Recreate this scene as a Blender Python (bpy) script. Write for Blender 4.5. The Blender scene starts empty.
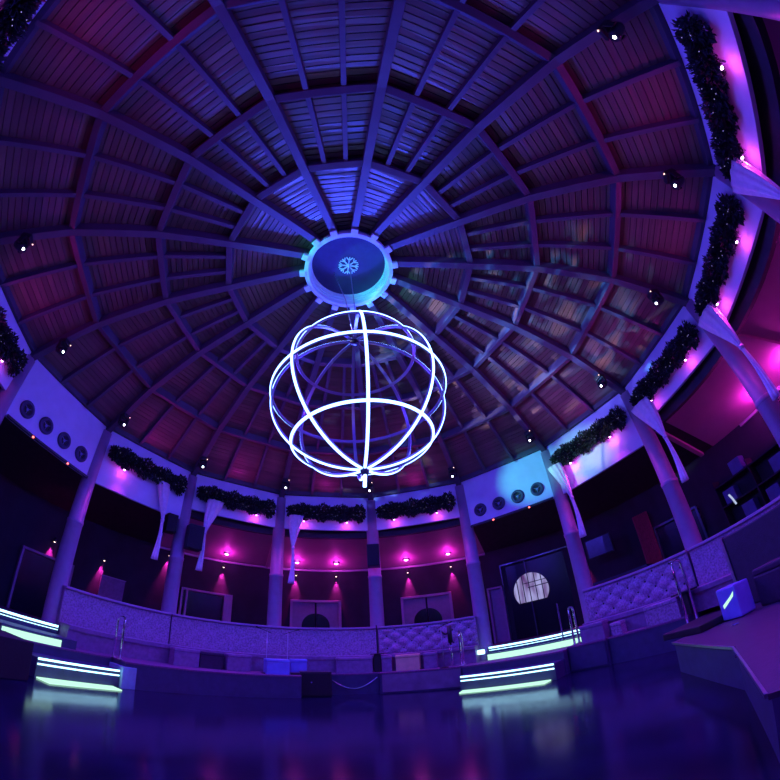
import bpy, bmesh, math, random
from mathutils import Vector, Matrix
random.seed(7)
PI = math.pi
SC = bpy.context.scene
COL = SC.collection
rad = math.radians

# ------------------------------------------------------------------ materials
def srgb(r, g, b):
    f = lambda c: (c/255/12.92) if c/255 <= .04045 else ((c/255+.055)/1.055)**2.4
    return (f(r), f(g), f(b), 1)

def mat(name, col, rough=.5, metal=0, spec=.5, noise=.12, scale=6, bump=0, col2=None, bscale=None, coat=0):
    m = bpy.data.materials.new(name); m.use_nodes = True
    nt = m.node_tree; N = nt.nodes; L = nt.links
    p = N['Principled BSDF']
    p.inputs['Roughness'].default_value = rough
    p.inputs['Metallic'].default_value = metal
    p.inputs['Specular IOR Level'].default_value = spec
    p.inputs['Coat Weight'].default_value = coat
    tc = N.new('ShaderNodeTexCoord')
    no = N.new('ShaderNodeTexNoise'); no.inputs['Scale'].default_value = scale; no.inputs['Detail'].default_value = 5
    L.new(tc.outputs['Object'], no.inputs['Vector'])
    mx = N.new('ShaderNodeMix'); mx.data_type = 'RGBA'
    c = Vector(col[:3])
    c2 = Vector(col2[:3]) if col2 else c*(1-noise*2)
    mx.inputs[6].default_value = (*c2, 1); mx.inputs[7].default_value = (*c, 1)
    rp = N.new('ShaderNodeMapRange'); rp.inputs[1].default_value = .3; rp.inputs[2].default_value = .7
    L.new(no.outputs[0], rp.inputs[0]); L.new(rp.outputs[0], mx.inputs[0])
    L.new(mx.outputs[2], p.inputs['Base Color'])
    if bump:
        n2 = N.new('ShaderNodeTexNoise'); n2.inputs['Scale'].default_value = bscale or scale*4; n2.inputs['Detail'].default_value = 4
        L.new(tc.outputs['Object'], n2.inputs['Vector'])
        b = N.new('ShaderNodeBump'); b.inputs['Strength'].default_value = bump; b.inputs['Distance'].default_value = .02
        L.new(n2.outputs[0], b.inputs['Height']); L.new(b.outputs[0], p.inputs['Normal'])
    return m

def emis(name, col, strength):
    m = bpy.data.materials.new(name); m.use_nodes = True
    nt = m.node_tree; nt.nodes.clear()
    e = nt.nodes.new('ShaderNodeEmission'); o = nt.nodes.new('ShaderNodeOutputMaterial')
    e.inputs[0].default_value = (*col[:3], 1); e.inputs[1].default_value = strength
    nt.links.new(e.outputs[0], o.inputs[0])
    return m

def wood(name, c1, c2, rough=.45, stretch=(1, 1, 1), island=True):
    m = bpy.data.materials.new(name); m.use_nodes = True
    nt = m.node_tree; N = nt.nodes; L = nt.links; p = N['Principled BSDF']
    p.inputs['Roughness'].default_value = rough
    tc = N.new('ShaderNodeTexCoord'); mp = N.new('ShaderNodeMapping'); mp.inputs['Scale'].default_value = stretch
    no = N.new('ShaderNodeTexNoise'); no.inputs['Scale'].default_value = 3; no.inputs['Detail'].default_value = 8
    L.new(tc.outputs['Object'], mp.inputs[0]); L.new(mp.outputs[0], no.inputs['Vector'])
    mx = N.new('ShaderNodeMix'); mx.data_type = 'RGBA'
    mx.inputs[6].default_value = c1; mx.inputs[7].default_value = c2
    if island:
        g = N.new('ShaderNodeNewGeometry'); ad = N.new('ShaderNodeMath'); ad.operation = 'ADD'
        ml = N.new('ShaderNodeMath'); ml.operation = 'MULTIPLY'; ml.inputs[1].default_value = .6
        L.new(g.outputs['Random Per Island'], ml.inputs[0]); L.new(ml.outputs[0], ad.inputs[0])
        m2 = N.new('ShaderNodeMath'); m2.operation = 'MULTIPLY'; m2.inputs[1].default_value = .5
        L.new(no.outputs[0], m2.inputs[0]); L.new(m2.outputs[0], ad.inputs[1]); L.new(ad.outputs[0], mx.inputs[0])
    else:
        L.new(no.outputs[0], mx.inputs[0])
    L.new(mx.outputs[2], p.inputs['Base Color'])
    b = N.new('ShaderNodeBump'); b.inputs['Strength'].default_value = .25; b.inputs['Distance'].default_value = .01
    L.new(no.outputs[0], b.inputs['Height']); L.new(b.outputs[0], p.inputs['Normal'])
    return m

M = {}
M['boards'] = wood('ceiling boards', (.085, .045, .045, 1), (.19, .105, .095, 1), .38)
M['beam'] = wood('beam timber', (.055, .045, .07, 1), (.1, .085, .13, 1), .5, island=False)
M['white'] = mat('white painted panel', (.6, .66, .84), .55, noise=.05, scale=3)
M['column'] = mat('painted column', (.36, .26, .4), .45, noise=.08, scale=4, bump=.15)
M['ring'] = mat('pale ring tinted by cyan light', (.6, .95, .9), .35, noise=.05)  # cyan light on the ring mixed into its pale base colour
M['navy'] = mat('dark blue disc', (.035, .04, .15), .5, noise=.1)
M['floor'] = mat('polished dark floor', (.01, .012, .042), .15, noise=.3, scale=1.5, bump=.03, bscale=3, spec=.35)
M['deck'] = mat('purple deck carpet', (.2, .08, .19), .8, noise=.2, scale=20, bump=.3)
M['deckface'] = mat('slate deck fascia', (.045, .05, .12), .5, noise=.15, scale=5)
M['leather'] = mat('pearl leatherette', (.47, .29, .47), .45, noise=.3, scale=22, bump=.3, bscale=60)
M['leather2'] = mat('mauve leatherette', (.27, .16, .3), .5, noise=.15, scale=9, bump=.2)
M['sofa'] = mat('dark plum leather', (.035, .02, .05), .6, noise=.15, scale=8, bump=.2)
M['wall'] = mat('dark wall plaster', (.022, .018, .04), .8, noise=.2, scale=2, bump=.2)
M['slope'] = wood('lacquered ceiling boards', (.42, .22, .34, 1), (.52, .3, .42, 1), .5, island=False)
M['black'] = mat('black plastic', (.015, .014, .02), .45, noise=.2)
M['blackcloth'] = mat('black grille cloth', (.02, .018, .025), .9, noise=.3, scale=40, bump=.5)
M['metal'] = mat('brushed steel', (.55, .55, .62), .3, metal=1, noise=.1)
M['chrome'] = mat('chrome', (.8, .8, .85), .12, metal=1, noise=.03)
M['hoop'] = mat('aluminium hoop', (.42, .38, .55), .4, metal=.6, noise=.05)
M['leaf'] = mat('dark green leaves', (.012, .03, .02), .6, noise=.35, scale=8, col2=(.03, .04, .05))
M['vine'] = mat('vine stem', (.03, .02, .015), .8)
M['fabric'] = mat('sheer white fabric', (.8, .72, .8), .7, noise=.1, scale=8, bump=.3)
M['tie'] = mat('fabric tie', (.7, .6, .7), .6)
M['door'] = mat('lilac door paint', (.3, .2, .33), .45, noise=.08)
M['trim'] = mat('pale trim paint', (.4, .26, .42), .4, noise=.05)
M['glass'] = mat('dark door glass', (.01, .01, .025), .25, spec=.3, noise=.1)
M['screen'] = mat('switched off screen', (.06, .09, .14), .2, noise=.1)
M['cube'] = mat('blue seat cube', (.22, .26, .72), .3, noise=.08, coat=.3)
M['tan'] = mat('tan leatherette', (.75, .52, .3), .5, noise=.1)
M['redcloth'] = mat('red curtain cloth', (.5, .05, .12), .8, noise=.2, scale=12, bump=.3)
M['led'] = emis('cool white led', (.4, .8, 1.0), 3.4)
M['neon'] = emis('ice white neon', (.2, .38, 1.0), 7.5)
M['mintglow'] = emis('mint led and reflected glow', (.5, .95, .72), 1.25)  # lit risers; also the imitated floor glow and cube reflection
M['lens'] = emis('white lamp lens', (.85, .9, 1), 9)
M['lens2'] = emis('small amber lamp', (1, .55, .5), 3)
M['pink'] = emis('pink lamp', (1, .12, .72), 9)
M['pinkhot'] = emis('hot pink lamp', (1, .45, .95), 14)
M['dimlens'] = mat('unlit lamp glass', (.25, .28, .5), .1, noise=.05, coat=.5)
M['redled'] = emis('red pilot lamp', (1, .12, .1), 5)
M['fairy'] = emis('fairy light', (.45, .4, 1), .9)

# ------------------------------------------------------------------ mesh helpers
class MB:
    def __init__(s): s.bm = bmesh.new()
    def _add(s, vs, fs):
        v = [s.bm.verts.new(p) for p in vs]
        for f in fs:
            try: s.bm.faces.new([v[i] for i in f])
            except ValueError: pass
        return v
    def box(s, c, d, rot=None):
        x, y, z = d[0]/2, d[1]/2, d[2]/2
        pts = [Vector((a, b, e)) for a in (-x, x) for b in (-y, y) for e in (-z, z)]
        if rot is not None: pts = [rot @ p for p in pts]
        c = Vector(c)
        s._add([p+c for p in pts], [(0,1,3,2),(4,6,7,5),(0,4,5,1),(2,3,7,6),(0,2,6,4),(1,5,7,3)])
        return s
    def bar(s, a, b, w, h, up=(0,0,1)):          # box from a to b, section w x h, top side up
        a = Vector(a); b = Vector(b); d = (b-a).normalized(); up = Vector(up)
        side = d.cross(up).normalized(); u = side.cross(d).normalized()
        vs = []
        for p in (a, b):
            for sx, su in ((-1,-1),(1,-1),(1,1),(-1,1)): vs.append(p+side*sx*w/2+u*su*h/2)
        s._add(vs, [(3,2,1,0),(4,5,6,7),(0,1,5,4),(1,2,6,5),(2,3,7,6),(3,0,4,7)])
        return s
    def loft(s, rings, closed_u=True, closed_v=False, caps=True):
        n = len(rings[0]); V = [[s.bm.verts.new(p) for p in r] for r in rings]
        m = len(rings)
        for i in range(m if closed_v else m-1):
            A = V[i]; B = V[(i+1) % m]
            for j in range(n if closed_u else n-1):
                k = (j+1) % n
                try: s.bm.faces.new([A[j], A[k], B[k], B[j]])
                except ValueError: pass
        if caps and not closed_v and closed_u:
            try: s.bm.faces.new(V[0][::-1]); s.bm.faces.new(V[-1])
            except ValueError: pass
        return s
    def tube(s, pts, r, n=10, closed=False):
        pts = [Vector(p) for p in pts]; rings = []; m = len(pts)
        rr = r if isinstance(r, (list, tuple)) else [r]*m
        prev = None
        for i, p in enumerate(pts):
            a = pts[i-1] if (i > 0 or closed) else p
            b = pts[(i+1) % m] if (i < m-1 or closed) else p
            d = (b-a).normalized()
            ref = prev if prev is not None else (Vector((0,0,1)) if abs(d.z) < .9 else Vector((1,0,0)))
            u = (ref-d*ref.dot(d)).normalized(); prev = u; w = d.cross(u)
            rings.append([p+(u*math.cos(t)+w*math.sin(t))*rr[i] for t in [2*PI*k/n for k in range(n)]])
        return s.loft(rings, closed_v=closed)
    def lathe(s, prof, n=32, c=(0,0,0), axis='z', closed=False):
        rings = []
        c = Vector(c)
        for k in range(n):
            t = 2*PI*k/n
            ring = []
            for r, z in prof:
                v = Vector((r*math.cos(t), r*math.sin(t), z))
                if axis == 'y': v = Vector((v.x, v.z, v.y))
                ring.append(v+c)
            rings.append(ring)
        s.loft(rings, closed_u=closed, closed_v=True, caps=False)
        bmesh.ops.remove_doubles(s.bm, verts=s.bm.verts, dist=1e-6)
        return s
    def sector(s, r0, r1, z0, z1, a0, a1, n=None):   # curved block in world polar coordinates
        n = n or max(2, int(abs(a1-a0)/2)+1)
        rings = []
        for i in range(n+1):
            a = rad(a0+(a1-a0)*i/n); sn, cs = math.sin(a), math.cos(a)
            rings.append([Vector((r*sn, r*cs, z)) for r, z in ((r0,z0),(r1,z0),(r1,z1),(r0,z1))])
        return s.loft(rings)
    def build(s, name, m, parent=None, smooth=False, bevel=0, loc=None, rotz=None):
        bmesh.ops.recalc_face_normals(s.bm, faces=s.bm.faces)
        if bevel:
            es = [e for e in s.bm.edges if len(e.link_faces) == 2 and e.calc_face_angle(0) > .6]
            bmesh.ops.bevel(s.bm, geom=es, offset=bevel, segments=2, affect='EDGES', profile=.6)
        me = bpy.data.meshes.new(name); s.bm.to_mesh(me); s.bm.free()
        if smooth:
            for p in me.polygons: p.use_smooth = True
        me.materials.append(m)
        o = bpy.data.objects.new(name, me); COL.objects.link(o)
        if parent: o.parent = parent
        if loc is not None: o.location = loc
        if rotz is not None: o.rotation_euler = (0, 0, rotz)
        return o

def P(r, az, z=0):
    a = rad(az); return Vector((r*math.sin(a), r*math.cos(a), z))
def thing(name, label, cat, loc=(0,0,0), az=None, group=None):
    o = bpy.data.objects.new(name, None); COL.objects.link(o)
    o.empty_display_size = .1; o.location = loc
    if az is not None: o.rotation_euler = (0, 0, -rad(az))
    o['label'] = label; o['category'] = cat
    if group: o['group'] = group
    return o
def tag(o, label, cat, group=None):
    o['label'] = label; o['category'] = cat
    if group: o['group'] = group
    return o
def struct(o, label=None):
    o['kind'] = 'structure'
    if label: o['label'] = label
    return o
def dup(root, loc, az, label=None, group=None):
    r = root.copy(); COL.objects.link(r); r.location = loc; r.rotation_euler = (0, 0, -rad(az))
    if label: r['label'] = label
    if group: r['group'] = group
    for ch in list(root.children):
        c = ch.copy(); COL.objects.link(c); c.parent = r
        for g in ch.children:
            d = g.copy(); COL.objects.link(d); d.parent = c
    return r
def light(kind, loc, col, power, parent=None, size=.1, target=None, angle=60, blend=.5, name='hall_light'):
    l = bpy.data.lights.new(name, kind); l.color = col[:3]; l.energy = power
    if kind in ('POINT', 'SPOT'): l.shadow_soft_size = size
    if kind == 'SPOT': l.spot_size = rad(angle); l.spot_blend = blend
    o = bpy.data.objects.new(name, l); COL.objects.link(o); o.location = loc
    if target is not None:
        d = Vector(target)-Vector(loc); o.rotation_euler = d.to_track_quat('-Z', 'Y').to_euler()
    if parent: o.parent = parent
    return o

# ------------------------------------------------------------------ geometry of the hall
COLS = {k: 3.7+24*j for j, k in enumerate(range(11, -4, -1))}    # not used for indexing beyond azimuths
AZ = [3.7+24*j for j in range(-7, 8)]                            # fifteen columns, degrees
def norm(a):
    while a > 180: a -= 360
    while a <= -180: a += 360
    return a
PROF = [(1.12, 9.56), (3.04, 8.95), (4.63, 8.50), (6.39, 7.74), (8.0, 6.65), (8.3, 6.45)]
DEP = .27
UP = 1.0      # upper floor
DK = .62      # deck level
RC = 8.15     # column ring

# floor --------------------------------------------------------------
b = MB(); b.lathe([(0, 0), (11.5, 0), (11.5, -.2), (0, -.2)], 60)
struct(b.build('floor', M['floor']), 'polished dark dance floor reflecting the LED steps')

# ceiling boards: tangential boards between rafters, slightly lapped --
b = MB()
for k in range(15):
    a0, a1 = AZ[k], AZ[k]+24
    for (r0, z0), (r1, z1) in zip(PROF[:4], PROF[1:5]):
        L = math.hypot(r1-r0, z1-z0); n = max(3, round(L/.135))
        for i in range(n):
            t0, t1 = i/n, (i+1)/n
            ra, za = r0+(r1-r0)*t0, z0+(z1-z0)*t0+DEP
            rb, zb = r0+(r1-r0)*t1, z0+(z1-z0)*t1+DEP
            g = .019/(L/n); t1 -= (t1-t0)*g
            rb, zb = r0+(r1-r0)*t1, z0+(z1-z0)*t1+DEP
            wob = random.uniform(-.007, .007)
            q = [P(ra, a0, za+.008+wob), P(ra, a1, za+.008-wob), P(rb, a1, zb-.002+wob), P(rb, a0, zb-.002-wob)]
            t = [v+Vector((0, 0, .04)) for v in q]
            b._add(q+t, [(0,1,2,3),(4,7,6,5),(0,4,5,1),(2,6,7,3)])
o = b.build('ceiling', M['boards']); struct(o, 'domed ceiling of narrow reddish wooden boards')
# roof skin above the boards
b = MB(); b.lathe([(.0, 10.3), (1.0, 10.1), (3.04, 9.4), (4.63, 8.97), (6.39, 8.2), (8.5, 6.8)], 60)
struct(b.build('ceiling', M['black']), 'dark roof skin over the boards')

# beams ---------------------------------------------------------------
def beam_mesh(pts, w, h, upv=(0, 0, 1)):
    b = MB(); rings = []
    side = Vector((1, 0, 0))
    for i, p in enumerate(pts):
        p = Vector(p)
        rings.append([p+side*-w/2, p+side*w/2, p+side*w/2+Vector((0, 0, h)), p+side*-w/2+Vector((0, 0, h))])
    return b.loft(rings)
def local(r, az, z): a = rad(az); return Vector((r*math.sin(a), r*math.cos(a), z))
proto = []
o = beam_mesh([(0, r, z) for r, z in PROF], .17, .3).build('ceiling_beam', M['beam'], bevel=.012); proto.append(o)
for i in (1, 2, 3, 4):
    r, z = PROF[i]
    b = MB(); A = local(r, 0, z+.15+(.02 if i < 4 else .0)); B = local(r, 24, z+.15+(.02 if i < 4 else 0))
    b.bar(A+Vector((0, 0, 0 if i < 4 else .13)), B+Vector((0, 0, 0 if i < 4 else .13)), .15 if i < 4 else .12, .24 if i < 4 else .2)
    proto.append(b.build('ceiling_beam', M['beam'], bevel=.012))
for i in (1, 2, 3):
    (r0, z0), (r1, z1) = PROF[i], PROF[i+1]
    for f in (1/3, 2/3):
        A = local(r0, 0, z0).lerp(local(r0, 24, z0), f); B = local(r1, 0, z1).lerp(local(r1, 24, z1), f)
        b = MB(); b.bar(A+Vector((0, 0, .19)), B+Vector((0, 0, .19)), .095, .17)
        proto.append(b.build('ceiling_beam', M['beam'], bevel=.008))
for o in proto: struct(o)
for k, a in enumerate(AZ):
    for o in proto:
        c = o if k == 0 else o.copy()
        if k: COL.objects.link(c)
        c.rotation_euler = (0, 0, -rad(a))

# oculus --------------------------------------------------------------
oc = thing('oculus_ring', 'pale toothed crown ring with deep round drum at the apex of the dome', 'ceiling ring', (0, 0, 9.5))
b = MB(); b.lathe([(1.03, 0), (1.14, 0), (1.14, .12), (1.03, .12)], 64, closed=True); b.build('ring_plate', M['ring'], oc, bevel=.01)
b = MB(); b.lathe([(1.03, .1), (1.02, .14), (.99, .14), (.99, .18), (1.01, .18), (1.0, .23), (.97, .23), (.97, .27), (.98, .28), (.95, .42), (1.05, .44), (1.06, .1)], 64, closed=True)
b.build('drum', M['ring'], oc, smooth=False)
b = MB(); b.lathe([(0, .36), (.98, .36), (.98, .39), (0, .39)], 64); b.build('drum_lid', M['navy'], oc)
for a in AZ:
    b = MB(); b.box((0, 1.19, .04), (.17, .15, .15)); b.build('tooth', M['ring'], oc, bevel=.012, rotz=-rad(a))
med = MB()
for i in range(8):
    a = i*PI/4+.15
    d = Vector((math.cos(a), math.sin(a), 0)); s = Vector((-d.y, d.x, 0))
    med.bar(d*.04+Vector((0, 0, .345)), d*.26+Vector((0, 0, .345)), .03, .02)
    med.bar(d*.16+Vector((0, 0, .345)), d*.25+s*.08+Vector((0, 0, .345)), .022, .02)
    med.bar(d*.16+Vector((0, 0, .345)), d*.25-s*.08+Vector((0, 0, .345)), .022, .02)
med.lathe([(0, .33), (.045, .33), (.045, .36), (0, .36)], 16)
med.build('star_vent', M['ring'], oc)

# columns -------------------------------------------------------------
b = MB(); b.lathe([(0, 0), (.3, 0), (.3, .12), (.25, .16), (.24, 1.4), (.228, 3.4), (.24, 3.42), (.24, 3.5), (.222, 3.52), (.21, 6.35), (0, 6.35)], 28)
col0 = b.build('column', M['column'], smooth=False)
for p in col0.data.polygons: p.use_smooth = abs(p.normal.z) < .3
struct(col0)
for k, a in enumerate(AZ):
    c = col0 if k == 0 else col0.copy()
    if k: COL.objects.link(c)
    c.location = P(RC, a, .35)

# fascia panels -------------------------------------------------------
PORTBAYS = (-80.3, 39.7)
bays = [norm(a+12) for a in AZ]
def fascia(z0, z1):
    b = MB(); A = local(8.02, -11.3, 0); B = local(8.02, 11.3, 0)
    w = (B-A).length; y = A.y+.06
    b.box((0, y, (z0+z1)/2), (w, .1, z1-z0)); return b
fa = fascia(5.52, 6.82).build('trim_fascia', M['white'], bevel=.01); struct(fa)
fb = fascia(5.07, 6.82).build('trim_fascia', M['white'], bevel=.01); struct(fb)
u1 = u2 = False
for a in bays:
    port = any(abs(norm(a-p)) < 1 for p in PORTBAYS)
    port = port or abs(norm(a+56.3)) < 1 or abs(norm(a-63.7)) < 1
    src = fb if port else fa
    if port: c = src if not u1 else src.copy(); first = not u1; u1 = True
    else: c = src if not u2 else src.copy(); first = not u2; u2 = True
    if not first: COL.objects.link(c)
    c.rotation_euler = (0, 0, -rad(a))

# round nozzles and light rail in the two port bays --------------------
nz = None
for bi, pb in enumerate(PORTBAYS):
    side = 'left' if bi == 0 else 'right'
    for j, off in enumerate((-7.6, -2.55, 2.55, 7.6)):
        y = 8.02*math.cos(rad(11.3))
        x = y*math.tan(rad(off))
        loc = Matrix.Rotation(-rad(pb), 3, 'Z') @ Vector((x, y, 5.56))
        place = ['nearest the first column', 'second along the row', 'third along the row', 'last in the row'][j]
        lab = f"round dark air nozzle in the {'left' if bi == 0 else 'cyan-lit'} white panel, " + ['first from its left', 'second from its left', 'third from its left', 'fourth from its left'][j]
        if nz is None:
            nz = thing('air_nozzle', lab, 'vent', loc, pb, 'round nozzles in the white panels')
            b = MB(); b.lathe([(.13, -.05), (.2, -.06), (.23, -.02), (.23, .02), (.13, .02)], 32, axis='y', closed=True); b.build('rim', M['deckface'], nz, smooth=True)
            b = MB(); b.lathe([(0, .0), (.13, .0), (.13, .03), (0, .03)], 28, axis='y'); b.build('throat', M['black'], nz)
            b = MB(); b.lathe([(0, -.02), (.03, -.03), (.045, -.012), (.0, -.01)], 20, axis='y', closed=True)
            for q in range(3): b.bar((0, -.02, 0), (.135*math.cos(q*2.094+.5), -.02, .135*math.sin(q*2.094+.5)), .012, .012, up=(0, 1, 0))
            b.build('hub', M['dimlens'], nz, smooth=True)
        else:
            dup(nz, loc, pb, lab)
    t = thing('light_rail', f"black rail with small red lamps under the {'left' if bi == 0 else 'cyan-lit'} nozzle panel", 'rail', P(7.78, pb, 5.05), pb, 'lamp rails')
    b = MB(); b.box((0, 0, 0), (2.95, .07, .05)); b.box((0, .05, .05), (2.95, .03, .03)); b.build('rail', M['black'], t)
    for x in (-.62, .66):
        b = MB(); b.lathe([(0, -.045), (.03, -.03), (.03, 0), (0, .0)], 14); lb = b.build('red_lamp', M['redled'], t, smooth=True, loc=(x, -.03, .0))

# garlands ------------------------------------------------------------
def garland_leaves(length, seed, n=1900):
    rnd = random.Random(seed); b = MB()
    for i in range(n):
        x = rnd.uniform(-length/2, length/2)
        t = rnd.uniform(0, 2*PI); rr = .17*(rnd.random()**.45)*(1+.25*math.sin(x*9+seed))
        edge = min(1, (length/2-abs(x))/.15+.35)
        c = Vector((x, math.sin(t)*rr*.55*edge-.02, math.cos(t)*rr*1.5*edge))
        d = Vector((rnd.gauss(0, .5), math.sin(t)*.8-.25, math.cos(t)*1.1-.12)).normalized()
        if rnd.random() < .08: d = Vector((rnd.gauss(0, .4), -.15, -1)).normalized(); Lf = rnd.uniform(.1, .19)
        else: Lf = rnd.uniform(.06, .13)
        w = Lf*rnd.uniform(.22, .36)
        s = d.cross(Vector((rnd.gauss(0, 1), rnd.gauss(0, 1), rnd.gauss(0, 1)))).normalized()
        nn = d.cross(s)*w*.5
        b._add([c, c+d*Lf*.45+s*w+nn, c+d*Lf, c+d*Lf*.45-s*w+nn], [(0, 1, 2), (0, 2, 3)])
    return b
gbays = [a for a in bays if not any(abs(norm(a-p)) < 1 for p in PORTBAYS)]
gn = {-56: 'above the left banquette and left drape', -32: 'above the framed dark screen', -8: 'above the first arched door', 16: 'above the second arched door',
      64: 'on the panel lit cyan and white', 88: 'on the panel above the red sloping ceiling', 112: 'between the two thickest columns at right',
      136: 'on the tall curved panel at top right', -104: 'at the left photo edge', -128: 'beyond the left photo edge',
      160: 'on the panel above the camera', -176: 'on the panel behind the camera', -152: 'in the top left photo corner'}
def near(d, a): return min(d.items(), key=lambda kv: abs(norm(kv[0]-a)))[1]
g0 = None
YF = 8.02*math.cos(rad(11.3))
for a in gbays:
    if a < -110 and abs(norm(a+152.3)) > 2 or a > 150: continue
    lab = 'dark leafy garland with tiny lights ' + near(gn, a)
    loc = P(YF-.12, a, 6.13)
    if g0 is None:
        g0 = thing('leaf_garland', lab, 'garland', loc, a, 'leaf garlands on the white panels')
        garland_leaves(2.8, 3, 3000).build('foliage', M['leaf'], g0)
        b = MB(); pts = [(-1.35+2.7*i/40, .0+.02*math.sin(i*1.7), .03*math.sin(i*.9)) for i in range(41)]
        b.tube(pts, .03, 8); b.tube([(x, y+.03*math.sin(x*11), z+.05*math.cos(x*9)) for x, y, z in pts], .018, 6); b.build('stem', M['vine'], g0)
        rnd = random.Random(5); b = MB()
        for i in range(16):
            c = Vector((rnd.uniform(-1.3, 1.3), -.12-rnd.random()*.03, rnd.uniform(-.17, .17)))
            b.lathe([(0, -.009), (.009, 0), (0, .009)], 6, c=c)
        fl = b.build('fairy_lights', M['fairy'], g0); fl['kind'] = 'stuff'
    else: dup(g0, loc, a, lab)

# pink accent spotlights under garlands -------------------------------
ac = None; PINK = (1, .03, .62)
cn = {}
for a in gbays:
    if abs(norm(a-172)) < 26: continue
    if abs(norm(a+128.3)) < 3: continue
    for s, off in enumerate((-6.0, 5.4)):
        y = YF-.16; x = y*math.tan(rad(off))
        loc = Matrix.Rotation(-rad(a), 3, 'Z') @ Vector((x, y, 5.80))
        lab = ('left' if s == 0 else 'right') + ' pink accent spotlight below the garland ' + near(gn, a)
        lab = ' '.join(lab.split()[:16])
        if ac is None:
            ac = thing('accent_spotlight', lab, 'spotlight', loc, a, 'pink accent spotlights on the panels')
            b = MB(); b.lathe([(0, .06), (.03, .06), (.035, -.03), (.0, -.03)], 16); b.build('housing', M['black'], ac, smooth=True)
            b = MB(); b.lathe([(0, -.05), (.02, -.045), (.03, -.03), (0, -.03)], 16); b.build('lens', M['pinkhot'], ac, smooth=True)
            b = MB(); b.box((0, .08, .03), (.02, .16, .02)); b.build('bracket', M['metal'], ac)
        else: dup(ac, loc, a, lab)
        dirw = Matrix.Rotation(-rad(a), 3, 'Z') @ Vector((0, .1, -1))
        tgt = Vector(loc)+dirw
        light('POINT', Vector(loc)+Vector((0, 0, -.12)), (1, .06, .8), 3.6, size=.03)
        light('SPOT', Vector(loc)+Vector((0, 0, -.1)), (1, .04, .85), 105, size=.03, target=Vector(loc)+P(-.45, a, -1), angle=110, blend=1)
        if s == 0 :
            upd = Matrix.Rotation(-rad(a), 3, 'Z') @ Vector((0, -1.1, 1))
            light('SPOT', Matrix.Rotation(-rad(a), 3, 'Z') @ Vector((0, y-.25, 5.9)), (.9, .02, .65), 48, size=.08, target=(Matrix.Rotation(-rad(a), 3, 'Z') @ Vector((0, y-.25, 5.9)))+upd, angle=150, blend=1)  # added upward fill for the dome rim, no fixture at this point

# drapes --------------------------------------------------------------
def drape(az, lab, flip=1, top=5.95, w=.55, shift=0):
    t = thing('gathered_drape', lab, 'curtain', P(7.72, az, 4.75), az, 'gathered white drapes at the columns')
    n = 56
    def ring(z, hw, hd, cx, folds, amp):
        out = []
        for i in range(n):
            u = 2*PI*i/n
            k = 1+amp*math.sin(folds*u)
            out.append(Vector((cx+hw*math.cos(u)*k, hd*math.sin(u)*k, z)))
        return out
    zt = top-4.75
    rings = []
    for i in range(13):
        f = i/12; z = zt*(1-f)
        hw = w/2*(1-f**1.5)*(.75+.25*(1-f))+.035; cx = flip*(.24*(1-f)**1.3)+shift*(1-f)
        rings.append(ring(z, hw, .05+.05*(1-f), cx, 9, .1+.05*f))
    MB().loft(rings).build('swag', M['fabric'], t, smooth=True)
    MB().lathe([(.0, -.05), (.055, -.05), (.065, 0), (.055, .05), (0, .05)], 20).build('tie_band', M['tie'], t, smooth=True)
    rings = []
    for i in range(13):
        f = i/12; z = -.04-1.2*f
        hw = .038+.06*f**1.4; cx = flip*(-.0)+.02*math.sin(f*4)
        rings.append(ring(z, hw, .045+.025*f, cx, 7, .16))
    MB().loft(rings).build('tail', M['fabric'], t, smooth=True)
drape(-50.3, 'gathered white drape glowing pink, left of the column with the first black loudspeaker', -1, w=.36)
drape(-39.5, 'gathered white drape right of the column with the first black loudspeaker', 1, w=.5)
drape(-16.9, 'gathered white drape right of the column before the first arched door', 1, w=.42, shift=-.15)
drape(55.4, 'gathered white drape beside the column at the right end of the cyan-lit nozzle panel', -1, w=.4)
drape(80.8, 'gathered white drape lit pink beside the column left of the red sloping ceiling', -1, w=.62)
drape(104.2, 'long gathered white drape beside the thick column right of the red sloping ceiling', -1, w=.6)
drape(128.4, 'gathered white drape cut by the right photo edge, beside the thickest column', -1, w=.6)

# sloped ambulatory ceiling and outer wall ----------------------------
def slope(a0, a1, m, name='ceiling'):
    b = MB(); n = max(2, int((a1-a0)/3)); rings = []
    for i in range(n+1):
        a = a0+(a1-a0)*i/n
        rings.append([P(8.25, a, 5.72), P(11.1, a, 4.66), P(11.1, a, 4.74), P(8.25, a, 5.8)])
    b.loft(rings); return struct(b.build(name, m), 'sloping ceiling behind the columns')
M['slopedark'] = mat('near black ceiling', (.03, .025, .04), .7, noise=.2)  # near-black tone of the sloping ceiling
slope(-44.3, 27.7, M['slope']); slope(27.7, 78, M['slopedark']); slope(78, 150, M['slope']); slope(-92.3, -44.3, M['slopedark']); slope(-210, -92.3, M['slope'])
b = MB(); b.sector(11, 11.15, 0, 4.72, -180, 180, 90); struct(b.build('wall_outer', M['wall']), 'dark round outer wall')
b = MB(); b.sector(10.93, 11.0, 4.6, 4.68, -44, 27.7); struct(b.build('trim_1', M['trim']))
b = MB(); b.sector(10.93, 11.0, 4.6, 4.68, 84, 150); struct(b.build('trim_2', M['trim']))
for a in AZ:     # radial ribs
    if a < -50 or (20 < a < 70): continue
    b = MB(); b.bar(P(8.35, a, 5.66), P(10.95, a, 4.68), .14, .12); struct(b.build('ceiling_beam', M['slope']))
# back of fascia lintel
b = MB(); b.sector(8.2, 8.35, 5.3, 6.6, -180, 180, 90); struct(b.build('wall_lintel', M['slopedark']))

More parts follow.
